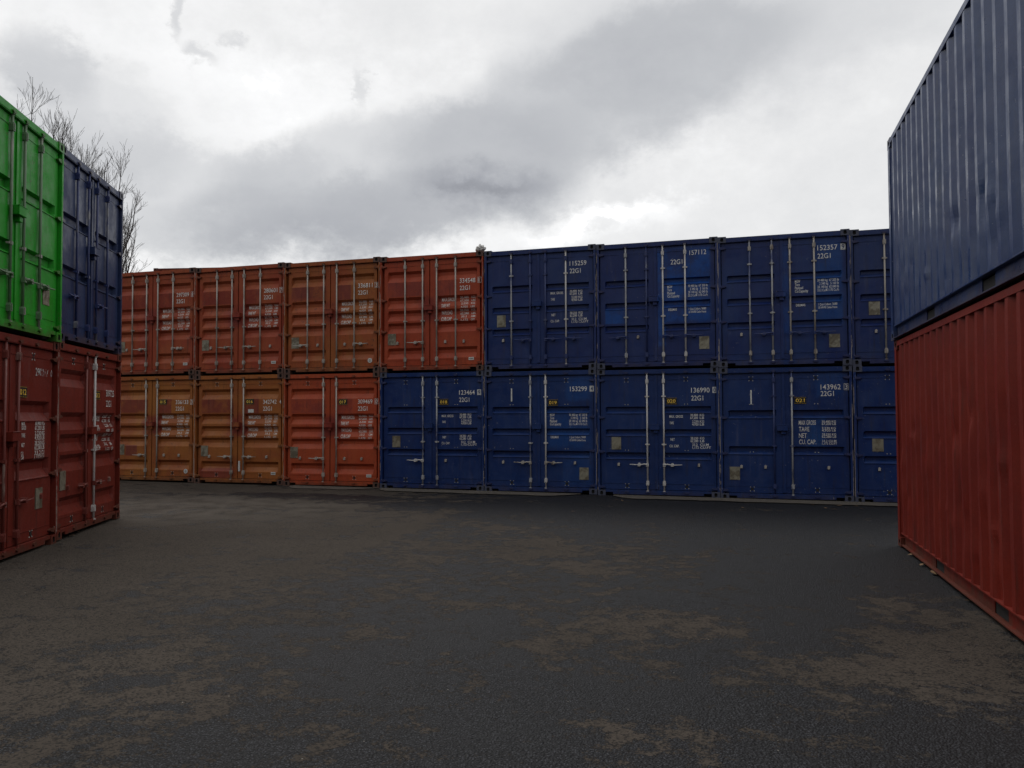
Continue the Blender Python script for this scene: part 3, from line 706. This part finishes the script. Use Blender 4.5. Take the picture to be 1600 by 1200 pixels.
# ------------------------------------------------------------------ ground
me = bpy.data.meshes.new('ground')
bm = bmesh.new(); Rg = 600
xs = [-Rg, -40]+[-20+i for i in range(41)]+[40, Rg]; ys = [-Rg, -30]+[-6+i for i in range(41)]+[60, Rg]
V = [[bm.verts.new((x, y, gz(max(-60, min(60, x)), max(-60, min(60, y)))+(.012*noise.noise(Vector((x*.35, y*.35, 0))) if abs(x) < 21 and -7 < y < 35 else 0) - .006)) for x in xs] for y in ys]
for j in range(len(ys)-1):
    for i in range(len(xs)-1): bm.faces.new((V[j][i], V[j][i+1], V[j+1][i+1], V[j+1][i])).smooth = True
bm.to_mesh(me); bm.free()
gm, q, bs, out = newmat('asphalt_with_dirt')
O = q.new('ShaderNodeTexCoord').outputs['Object']; gx, gy, gzz = q.xyz(O)
wv = q.math('ADD', q.math('MULTIPLY', q.noise(O, 1.3, 5, .6), .4), q.math('MULTIPLY', q.noise(q.scale(O, 1, 1, 1, (3, 8, 0)), 5.2, 9, .72), .6)); wv2 = q.noise(q.scale(O, 1, 1, 1, (7, 4, 0)), .35, 5, .6)
F = q.math('ADD', .12, q.math('MULTIPLY', wv2, .0))
def blob(px, py, rx, ry, amt, soft=.5, rot=0):
    global F
    cx, cy_ = px_ground(px, py); r = q.ell(gx, gy, cx, cy_, rx, ry, rot)
    F = q.math('ADD', F, q.mapr(r, 1+soft, 1-soft, 0., amt*.75))
# left half brown: half plane from the bottom left to the row
ax_, ay_ = px_ground(330, 1190); bx_, by_ = px_ground(690, 815)
nx_, ny_ = -(by_-ay_), (bx_-ax_); ln_ = math.hypot(nx_, ny_); nx_ /= ln_; ny_ /= ln_
dist = q.math('ADD', q.math('MULTIPLY', q.math('SUBTRACT', gx, ax_), nx_), q.math('MULTIPLY', q.math('SUBTRACT', gy, ay_), ny_))
F = q.math('ADD', F, q.mapr(dist, -2.0, 2.8, 0., .84))
blob(880, 900, 1.6, 2.6, .42); blob(760, 830, 3.5, 2.2, .25); blob(980, 1000, .8, 1.0, .34); blob(1200, 1010, 1.3, .9, .25); blob(1330, 1065, 1.0, .5, .30)
blob(1560, 1030, .9, 1.5, .62); blob(1460, 960, .5, 1.2, .40); blob(1500, 1055, .9, .35, .4)
blob(960, 1150, 1.1, .35, .20); blob(560, 1130, 1.0, .5, .15); blob(1180, 1150, 1.2, .4, .2); blob(1000, 870, 1.2, 1.2, .2); blob(480, 775, 2.0, .55, -.75, .4, -.29); blob(260, 770, 1.0, .25, -.5, .5, -.29); blob(700, 790, 2.5, .5, -.5, .4, -.29)
M = q.math('ADD', F, q.math('MULTIPLY', q.math('SUBTRACT', wv, .5), 5.0))
M = q.math('ADD', M, q.math('MULTIPLY', q.math('SUBTRACT', q.noise(O, 11, 5, .7), .5), .5))
def streak(p1, p2, wd, amt):
    global F, M
    (xa_, ya_), (xb_, yb_) = px_ground(*p1), px_ground(*p2)
    r = q.ell(gx, gy, (xa_+xb_)/2, (ya_+yb_)/2, math.hypot(xb_-xa_, yb_-ya_)/2, wd, math.atan2(yb_-ya_, xb_-xa_))
    M = q.math('ADD', M, q.mapr(r, 1.5, .5, 0., amt))
streak((700, 795), (430, 900), .28, .45); streak((760, 812), (900, 905), .5, .18)
vor = q.new('ShaderNodeTexVoronoi'); q.put(vor.inputs['Vector'], O); vor.inputs['Scale'].default_value = 78
M = q.math('ADD', M, q.math('MULTIPLY', q.math('SUBTRACT', q.xyz(vor.outputs['Color'])[2], .5), .34))
mask = q.mapr(M, .50, .70)
vcol = q.xyz(vor.outputs['Color'])[0]; vd = vor.outputs['Distance']
asph = q.mix(q.mapr(vcol, .2, 1., 0, 1), (.007, .0075, .0085), (.058, .060, .068))
asph = q.mix(q.mapr(vd, .28, .55, 0, .95), asph, (.002, .002, .003))
asph = q.mix(q.mapr(q.noise(O, 1.1, 5, .6), .35, .7, 0, .35), asph, (.014, .014, .015))
dirt = q.mix(q.noise(O, 26, 6, .7), (.041, .034, .0285), (.098, .082, .068))
dirt = q.mix(q.mapr(q.noise(q.scale(O, 1, 1, 1, (2, 9, 0)), .6, 5, .6), .35, .65, 0, .5), dirt, (.050, .042, .035))
dirt = q.mix(q.mapr(q.noise(O, 90, 3, .7), .55, .7, 0, .5), dirt, (.10, .085, .07))
dirt = q.mix(q.mapr(vcol, .62, .9, 0., .8), dirt, (.022, .021, .020))
lx, ly = px_ground(300, 790); wr = q.mapr(q.ell(gx, gy, lx, ly, 3.6, 2.6), 1.4, .3, 0., .6)
dirt = q.mix(q.math('MULTIPLY', wr, q.mapr(q.noise(O, 1.5, 6, .6), .35, .6)), dirt, (.115, .100, .085))
col = q.mix(q.math('MULTIPLY', mask, .97), asph, dirt)
vo2 = q.new('ShaderNodeTexVoronoi'); q.put(vo2.inputs['Vector'], O); vo2.inputs['Scale'].default_value = 9
spk = q.math('MULTIPLY', q.mapr(vo2.outputs['Distance'], .055, .035), q.mapr(q.xyz(vo2.outputs['Color'])[1], .80, .86))
col = q.mix(spk, col, (.25, .23, .20))
q.put(bs.inputs['Base Color'], col)
q.put(bs.inputs['Roughness'], q.mix(mask, (.58, .58, .58), (.9, .9, .9)))
q.put(bs.inputs['Specular IOR Level'], q.math('SUBTRACT', .22, q.math('MULTIPLY', mask, .17)))
bp = q.new('ShaderNodeBump'); bp.inputs['Strength'].default_value = 1.; bp.inputs['Distance'].default_value = .009
hh = q.math('SUBTRACT', q.math('MULTIPLY', q.noise(O, 40, 5, .7), .8), q.math('MULTIPLY', vd, q.math('SUBTRACT', 1.1, q.math('MULTIPLY', mask, .85))))
q.put(bp.inputs['Height'], hh); q.l.new(bp.outputs[0], bs.inputs['Normal'])
me.materials.append(gm); go = bpy.data.objects.new('ground', me); COL.objects.link(go); go['kind'] = 'structure'

# concrete footing strips along the foot of the row
cm_, q, bs, out = newmat('dirty_concrete')
O = q.new('ShaderNodeTexCoord').outputs['Object']
c = q.mix(q.noise(O, 3, 6, .65), (.060, .050, .040), (.10, .086, .070)); c = q.mix(q.mapr(q.noise(O, 14, 5, .7), .5, .62), c, (.04, .035, .03))
q.put(bs.inputs['Base Color'], c); bs.inputs['Roughness'].default_value = .9
bm = bmesh.new(); rg = random.Random(5)
for (ta, tb) in ((1.1, 2.0), (2.02, 3.86), (4.14, 7.1)):
    n = int((tb-ta)*14); A, B = [], []
    for i in range(n+1):
        t = (ta+(tb-ta)*i/n)*S; wd = (.60+.10*noise.noise(Vector((t*2, 0, 4)))+rg.uniform(-.012, .012))*min(1, i/2+.25, (n-i)/3+.1)
        for lst, off in ((A, -wd), (B, .4)):
            x = P0[0]+t*math.cos(TH1)-off*math.sin(TH1); y = P0[1]+t*math.sin(TH1)+off*math.cos(TH1)
            lst.append(bm.verts.new((x, y, gz(x, y)+.012)))
    for i in range(n): bm.faces.new((A[i], A[i+1], B[i+1], B[i]))
me = bpy.data.meshes.new('concrete_footing'); bm.to_mesh(me); bm.free(); me.materials.append(cm_)
co = bpy.data.objects.new('concrete_footing', me); COL.objects.link(co); co['kind'] = 'structure'

# ------------------------------------------------------------------ bare tree behind the left stack
def bare_tree(loc, seed, label, scale=1., lean=(0, 0)):
    rg = random.Random(seed); root = empty('bare_tree', loc, 0, label, 'tree')
    bt, bc = bmesh.new(), bmesh.new(); cnt = [0]
    def twig(p, d, ln, r, lv):
        pts = [p]; rad = [r]; q_ = p.copy(); dd = d.copy(); n = 5 if lv < 2 else 4
        for i in range(n):
            dd = (dd+Vector((rg.gauss(0, .12), rg.gauss(0, .12), rg.gauss(.09, .06)))).normalized()
            q_ = q_+dd*(ln/n); pts.append(q_.copy()); rad.append(max(.0038, r*(1-.6*(i+1)/n)))
        tube(bc, pts, rad, 4 if lv < 2 else 3); cnt[0] += 1
        if lv >= 3: return
        for i in range(1, n):
            if rg.random() < .08: continue
            a = rg.uniform(0, 2*math.pi); kd = (pts[i+1]-pts[i]).normalized(); o_ = kd.orthogonal().normalized(); o_.rotate(Matrix.Rotation(a, 3, kd))
            sp = rg.uniform(.3, .65); nd = (kd*math.cos(sp)+o_*math.sin(sp)+Vector((0, 0, .15))).normalized()
            twig(pts[i], nd, ln*rg.uniform(.45, .7), rad[i]*.7, lv+1)
    TR = [Vector((0, 0, 0)), Vector((.03, .02, 2)), Vector((-.12, .05, 4)), Vector((-.25, 0, 6)), Vector((-.45, .05, 7.6))]
    tube(bt, TR, [.17, .145, .12, .09, .06], 10)
    tips = [(-1.6, 11.0), (-1.1, 11.2), (-1.35, 10.4), (-.85, 10.0), (-.35, 9.9), (-.05, 9.4), (.35, 9.3), (.7, 9.5), (.9, 8.9), (1.4, 7.9), (1.2, 8.3), (1.4, 7.2), (1.2, 6.3), (1.0, 5.9),
            (-2.1, 10.5), (-1.8, 10.2), (-2.6, 9.6), (-3.0, 8.8), (-2.3, 8.6), (-.6, 8.8), (.2, 8.3), (.6, 7.6), (-1.4, 9.0), (-.2, 8.9), (.9, 8.2), (-.9, 9.3), (.55, 8.7), (1.1, 6.9)]
    for (tx_, tz_) in tips:
        f = rg.uniform(.35, .62) if tz_ > 8 else rg.uniform(.30, .45); k = f*4; k0 = int(k); b0 = TR[k0].lerp(TR[k0+1], k-k0)
        e = Vector((tx_, rg.uniform(-1.3, 1.3), tz_+.6)); c1 = Vector((b0.x+(tx_-b0.x)*.85+rg.uniform(-.15, .15), e.y*.8, b0.z+(tz_-b0.z)*.30))
        pts = []; n = 11
        for i in range(n+1):
            t = i/n; pts.append(b0*(1-t)**2+c1*(2*t*(1-t))+e*t*t+Vector((rg.gauss(0, .035), rg.gauss(0, .035), rg.gauss(0, .03)))*(t > 0))
        rad = [.042*(1-t/n)**.8+.005 for t in range(n+1)]; tube(bc, pts, rad, 6); cnt[0] += 1
        for i in range(4, n+1):
            i = min(i, n-1)
            for _ in range(2 if tx_ < .9 else 1):
                a = rg.uniform(0, 2*math.pi); kd = (pts[i+1]-pts[i]).normalized(); o_ = kd.orthogonal().normalized(); o_.rotate(Matrix.Rotation(a, 3, kd))
                sp = rg.uniform(.35, .8); nd = (kd*math.cos(sp)+o_*math.sin(sp)).normalized()
                twig(pts[i], nd, rg.uniform(.85, 1.4)*(1.15-.5*i/n)*(.8 if tx_ > .8 else 1), rad[i]*.4+.002, 1)
    bark, q, bs, out = newmat('bark'); O = q.new('ShaderNodeTexCoord').outputs['Object']
    q.put(bs.inputs['Base Color'], q.mix(q.noise(O, 9, 5, .6), (.028, .023, .020), (.07, .06, .052))); bs.inputs['Roughness'].default_value = .9
    obj('trunk', mesh('trunk', bt), bark, root); obj('crown', mesh('crown', bc), bark, root)
    return cnt[0]
def at(px, depth):
    d = px_dir(px, 700); return (d.x/d.y*depth, depth)
tx, ty = at(130, 25.5)
nb = bare_tree((tx, ty, gz(tx, ty)), 17, 'bare leafless tree with fine twigs rising behind the left container stack', 1.0, (-.08, 0))
print('tree branches', nb)

# ------------------------------------------------------------------ small things
rg = random.Random(9)
bm = bmesh.new(); bmesh.ops.create_icosphere(bm, subdivisions=4, radius=.10)
for v in bm.verts:
    n = v.co.normalized(); v.co = v.co*(1+.45*noise.noise(n*2.2)+.18*noise.noise(n*6)); v.co.z *= .82
for f in bm.faces: f.smooth = True
lump = mesh('pale_lump', bm); o = obj('pale_lump', lump, flat_mat('pale_crumpled', (.62, .61, .58), .8, 0, .3))
x3, y3, z3 = row_loc(2, 1); t = S*3-.10
o.location = (P0[0]+t*math.cos(TH1)-.1*math.sin(TH1), P0[1]+t*math.sin(TH1)+.1*math.cos(TH1), z3+H+.06)
o['label'] = 'small pale grey lump on the roof edge where red containers meet blue ones'; o['category'] = 'lump'

leafm = flat_mat('dry_leaf', (.22, .13, .06), .7, 0, .5)
bm = bmesh.new(); pts = [(0, -.05), (.022, -.02), (.028, .01), (.012, .04), (0, .055), (-.014, .038), (-.027, .008), (-.02, -.022)]
top = [bm.verts.new((a, b, .008+.25*abs(a)+.10*abs(b))) for a, b in pts]; bot = [bm.verts.new((a, b, .006+.25*abs(a)+.10*abs(b))) for a, b in pts]
bm.faces.new(top); bm.faces.new(bot[::-1])
for i in range(8): bm.faces.new((top[i], bot[i], bot[(i+1) % 8], top[(i+1) % 8]))
leaf_me = mesh('dry_leaf', bm)
spots = [(112, 838), (122, 832), (1290, 795), (1303, 797), (1322, 794), (1312, 791), (1160, 794), (1425, 868), (1440, 884), (1459, 897), (1512, 940), (964, 782), (972, 783), (787, 781), (1338, 792), (1270, 790), (895, 800), (1347, 796)]
for (px, py) in spots:
    x, y = px_ground(px, py); o = obj('dry_leaf', leaf_me, leafm); o.location = (x, y, gz(x, y)+.004); s_ = rg.uniform(.6, 1.3)
    o.scale = (s_, s_, s_); o.rotation_euler = (rg.uniform(-.2, .2), rg.uniform(-.2, .2), rg.uniform(0, 6.3))
    o['label'] = 'small dry leaf lying at the foot of the '+('left dark red containers' if px < 200 else 'near dark red container at right' if px > 1400 else 'far row of blue containers'); o['category'] = 'leaf'; o['group'] = 'dry leaves scattered along the container feet'
